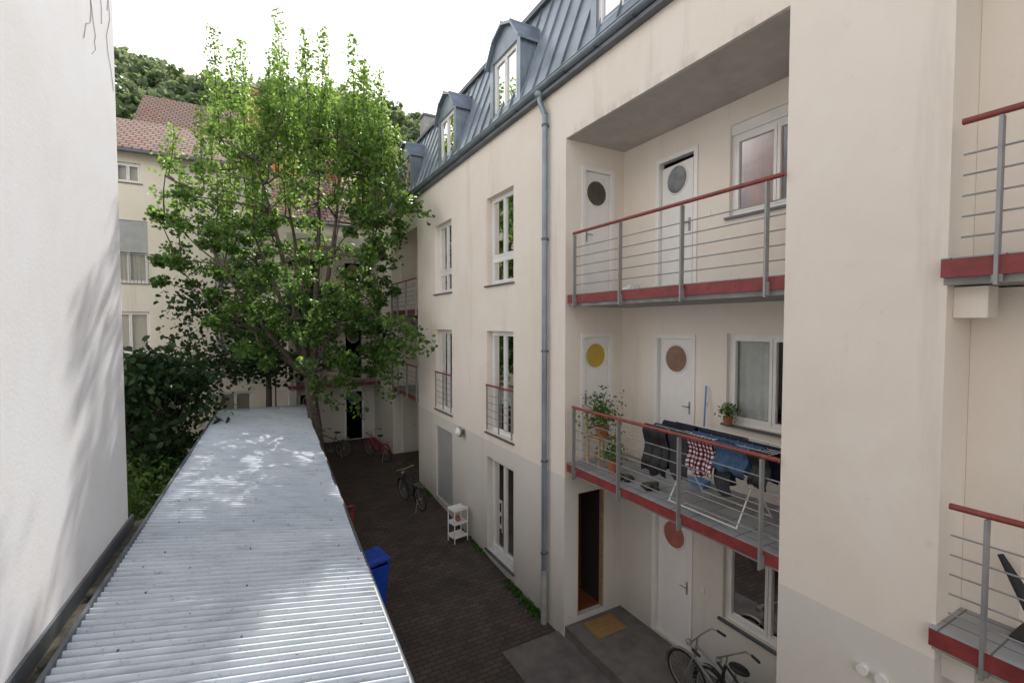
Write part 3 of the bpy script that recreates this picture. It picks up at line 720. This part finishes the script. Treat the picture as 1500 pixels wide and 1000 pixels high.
def bin_(name,loc,rot):
    b=MB(name)
    b.add([(-.24,-.27,.08),(.24,-.27,.08),(.24,.27,.08),(-.24,.27,.08),(-.29,-.34,.98),(.29,-.34,.98),(.29,.34,.98),(-.29,.34,.98)],[(0,3,2,1),(0,1,5,4),(1,2,6,5),(2,3,7,6),(3,0,4,7)],'bluebin')
    b.box(-.31,.31,-.36,-.335,.93,1.0,'bluebin');b.box(-.31,.31,.335,.36,.93,1.0,'bluebin');b.box(-.31,-.285,-.335,.335,.932,.998,'bluebin');b.box(.285,.31,-.335,.335,.932,.998,'bluebin')
    b.add([(-.31,-.38,1.07),(.31,-.38,1.07),(.31,.34,1.005),(-.31,.34,1.005),(-.31,-.38,1.10),(.31,-.38,1.10),(.31,.34,1.04),(-.31,.34,1.04)],[(0,3,2,1),(0,1,5,4),(1,2,6,5),(2,3,7,6),(3,0,4,7),(4,5,6,7)],'bluebin')
    b.add([(-.25,-.30,1.095),(.25,-.30,1.095),(.25,.26,1.045),(-.25,.26,1.045),(-.21,-.25,1.13),(.21,-.25,1.13),(.21,.21,1.09),(-.21,.21,1.09)],[(0,1,5,4),(1,2,6,5),(2,3,7,6),(3,0,4,7),(4,5,6,7)],'bluebin')
    b.quad((-.28,-.33,.9),(.28,-.33,.9),(.28,.33,.9),(-.28,.33,.9),'black')
    b.cyl((-.25,.40,1.0),(.25,.40,1.0),.018,'bluebin')
    for x in (-.25,.25): b.cyl((x,.34,.97),(x,.40,1.0),.018,'bluebin')
    for x in (-.27,.27): b.cyl((x-.03,.26,.1),(x+.03,.26,.1),.1,'rubber',n=18)
    for x in (-.15,0,.15): b.box(x-.012,x+.012,-.335,-.30,.2,.9,'bluebin')
    b.build(Matrix.Translation(loc)@Matrix.Rotation(rot,4,'Z'))
bin_('blue_wheelie_bin',(1.74,8.75,gz(8.7)+.01),rad(100))
b=MB('red_hand_truck')
for y in (-.2,.2): b.tube([(0,y,.1),(0,y,1.0),(-.12,y,1.12)],.016,'redpl')
b.cyl((-.12,-.2,1.12),(-.12,.2,1.12),.018,'redpl')
for z in (.3,.6,.9): b.cyl((0,-.2,z),(0,.2,z),.012,'redpl')
b.box(0,.25,-.22,.22,.05,.065,'steel')
for y in (-.25,.25): b.cyl((-.06,y-.02,.12),(-.06,y+.02,.12),.12,'rubber',n=18)
b.build(Matrix.Translation((1.76,11.2,gz(11.2)+.01))@Matrix.Rotation(rad(80),4,'Z'))

# ------------------------------------------------------------ balcony things
ZL=3.03
rk=empty('laundry_rack'); b=MB('rack_frame',rk); zt=ZL+.95; x0,x1=4.86,5.42; ya,yb=3.05,4.75
for x in (x0,x1): b.cyl((x,ya,zt),(x,yb,zt),.009,'white')
for y in [ya+i*(yb-ya)/9 for i in range(10)]: b.cyl((x0,y,zt),(x1,y,zt),.004,'white',n=5)
for i in range(8): b.cyl((x0+.07*i+.03,ya,zt+.004),(x0+.07*i+.03,yb,zt+.004),.004,'white',n=5)
for y in (3.4,4.4):
    b.cyl((x0,y,zt),(x1+.1,y,ZL+.01),.010,'white'); b.cyl((x1,y,zt),(x0-.02,y,ZL+.01),.010,'white')
b.cyl((x0-.02,3.4,ZL+.02),(x0-.02,4.4,ZL+.02),.009,'white'); b.cyl((x1+.1,3.4,ZL+.02),(x1+.1,4.4,ZL+.02),.009,'white'); b.build()
b=MB('clothes',rk)
def cloth(x,y0,y1,front,back,mt,zb=zt+.012,amp=.02):
    n=max(6,int((y1-y0)*40))
    prof=[( -.035-.03*math.sin(i),-front*(8-i)/8) for i in range(8)]+[(-.03,0),(0,.012),(.03,0)]+[(.035,-back*(i+1)/6) for i in range(6)]
    vs=[];fs=[];k=len(prof); ph=random.random()*6
    for i in range(n+1):
        y=y0+(y1-y0)*i/n
        for j,(dx,dz) in enumerate(prof):
            f=min(1,abs(dz)*3); vs.append((x+dx+amp*f*math.sin(i*.9+ph)+.01*f*math.sin(i*2.3+j*.4),y+.02*f*math.sin(j*.7+ph),zb+dz*(1+.05*math.sin(i*.6+ph))))
    for i in range(n):
        for j in range(k-1): fs.append((i*k+j,(i+1)*k+j,(i+1)*k+j+1,i*k+j+1))
    b.add(vs,fs,mt,True)
cloth(x0,4.44,4.86,.66,.4,'black'); cloth(x0+.14,4.3,4.8,.6,.5,'black'); cloth(x0,4.08,4.40,.60,.3,'darkgrey')
cloth(x0,3.72,4.10,.46,.3,'plaid'); cloth(x0+.07,3.5,3.74,.62,.5,'darkgrey'); cloth(x0,3.28,3.70,.32,.3,'denim'); cloth(x0+.2,3.2,4.2,.35,.35,'denim')
cloth(x0+.33,3.1,4.7,.4,.4,'navy'); cloth(x0+.02,3.04,3.26,.40,.3,'black'); cloth(x0+.45,3.6,4.7,.5,.3,'black'); cloth(x0+.26,4.2,4.75,.3,.3,'navy',zb=zt+.05); b.build()
pl=empty('potted_plant'); b=MB('stand_and_pot',pl); px,py=5.12,6.12
for dx in (-.17,.17):
    for dy in (-.15,.15): b.box(px+dx-.015,px+dx+.015,py+dy-.015,py+dy+.015,ZL+.002,ZL+.45,'wood')
b.box(px-.2,px+.2,py-.18,py+.18,ZL+.45,ZL+.475,'wood'); b.box(px-.15,px+.15,py-.012,py+.012,ZL+.2,ZL+.23,'wood')
for dx in (-.185,.185): b.box(px+dx-.015,px+dx+.015,py+.15,py+.18,ZL+.476,ZL+.9,'wood')
for z in (.6,.72,.86): b.box(px-.169,px+.169,py+.155,py+.175,ZL+z,ZL+z+.045,'wood')
b.cyl((px,py-.02,ZL+.476),(px,py-.02,ZL+.66),.09,'terracotta',r1=.12,n=18)
b.cyl((px-.1,py-.42,ZL),(px-.1,py-.42,ZL+.2),.08,'terracotta',r1=.11,n=18); b.build()
C=np.concatenate([np.array((px,py-.02,ZL+.85))+rng.normal(size=(520,3))*np.array([.15,.14,.15]),np.array((px-.1,py-.42,ZL+.36))+rng.normal(size=(240,3))*np.array([.1,.1,.12]),np.array((px-.05,py,ZL+1.1))+rng.normal(size=(110,3))*np.array([.1,.1,.1])])
leaves('plant_leaves',C,rng.uniform(.04,.08,len(C)),'weed',shape=LEAF2,up=.5,parent=pl)
pl=empty('potted_plant'); b=MB('pot',pl); b.cyl((5.90,4.3,3.98),(5.90,4.3,4.09),.055,'terracotta',r1=.07,n=16); b.build()
C=np.array((5.90,4.3,4.17))+rng.normal(size=(220,3))*np.array([.05,.07,.05]); leaves('plant_leaves',C,rng.uniform(.03,.055,220),'weed',shape=LEAF2,up=.5,parent=pl)
b=MB('broom'); b.cyl((5.75,4.62,ZL+.05),(5.93,4.70,ZL+1.45),.012,'bluepl'); b.box(5.66,5.82,4.50,4.74,ZL+.002,ZL+.09,'bluepl'); b.build()
def shoe(name,x,y,z,rot,mt):
    b=MB(name)
    for dy in (-.06,.06):
        b.sphere((0,dy,.035),.045,mt,sx=2.6,sy=.9,sz=.75); b.cyl((-.07,dy,.04),(-.075,dy,.1),.04,mt,r1=.045); b.box(-.12,.12,dy-.038,dy+.038,0,.012,'rubber')
    b.build(Matrix.Translation((x,y,z))@Matrix.Rotation(rot,4,'Z'))
shoe('shoes',4.95,5.35,ZL+.002,.4,'dirt'); shoe('shoes',5.0,4.9,ZL+.002,1.2,'dirt'); shoe('sneakers',5.1,5.45,5.902,1.5,'white')
b=MB('folded_parasol'); b.box(4.95,5.25,.95,1.2,3.032,3.06,'black'); b.tube([(5.1,1.3,3.6),(5.0,1.1,3.3),(4.9,.95,3.05)],.05,'black',8,rs=[.02,.05,.03]); b.build()

# ------------------------------------------------------------ world, sun, camera
el,az=rad(41),rad(21)
w=bpy.data.worlds.new('World'); sc.world=w; w.use_nodes=True; nt=w.node_tree; bg=nt.nodes['Background']
sky=N(nt,'ShaderNodeTexSky'); sky.sky_type='NISHITA'; sky.sun_disc=False; sky.sun_elevation=el; sky.sun_rotation=az; sky.dust_density=2.0
tc=N(nt,'ShaderNodeTexCoord'); f=ramp(nt,noise(nt,stretch(nt,tc.outputs['Generated'],(1,1,1.6)),1.8,7,.6,.3),.30,.58)
s=N(nt,'ShaderNodeSeparateXYZ'); nt.links.new(tc.outputs['Generated'],s.inputs[0])
hz=ramp(nt,s.outputs['Z'],.56,.82,(1,1,1,1),(.06,.06,.06,1))     # cloud bank brightened around, zenith cleared: shaped for facade fill and roof contrast
fm=mix(nt,1.0,f,hz,'MULTIPLY')
cm=mix(nt,fm,sky.outputs[0],(14.4,14.0,13.6)); nt.links.new(cm,bg.inputs[0]); bg.inputs[1].default_value=.15
S_=Vector((math.sin(az)*math.cos(el),math.cos(az)*math.cos(el),math.sin(el)))
l=bpy.data.lights.new('sun','SUN'); l.energy=5; l.angle=rad(.55); l.color=(1,.96,.90)
lo=bpy.data.objects.new('sun',l); sc.collection.objects.link(lo); lo.rotation_euler=S_.to_track_quat('Z','Y').to_euler(); lo.location=(0,0,30)
cam=bpy.data.cameras.new('camera'); co=bpy.data.objects.new('camera',cam); sc.collection.objects.link(co)
cam.sensor_width=36; cam.lens=36*686/1500; cam.clip_end=3000; cam.clip_start=.05
co.location=(0,0,5.4); co.rotation_euler=(rad(90-2.1),0,rad(-29)); sc.camera=co
sc.view_settings.view_transform='Standard'; sc.view_settings.look='None'; sc.view_settings.exposure=0
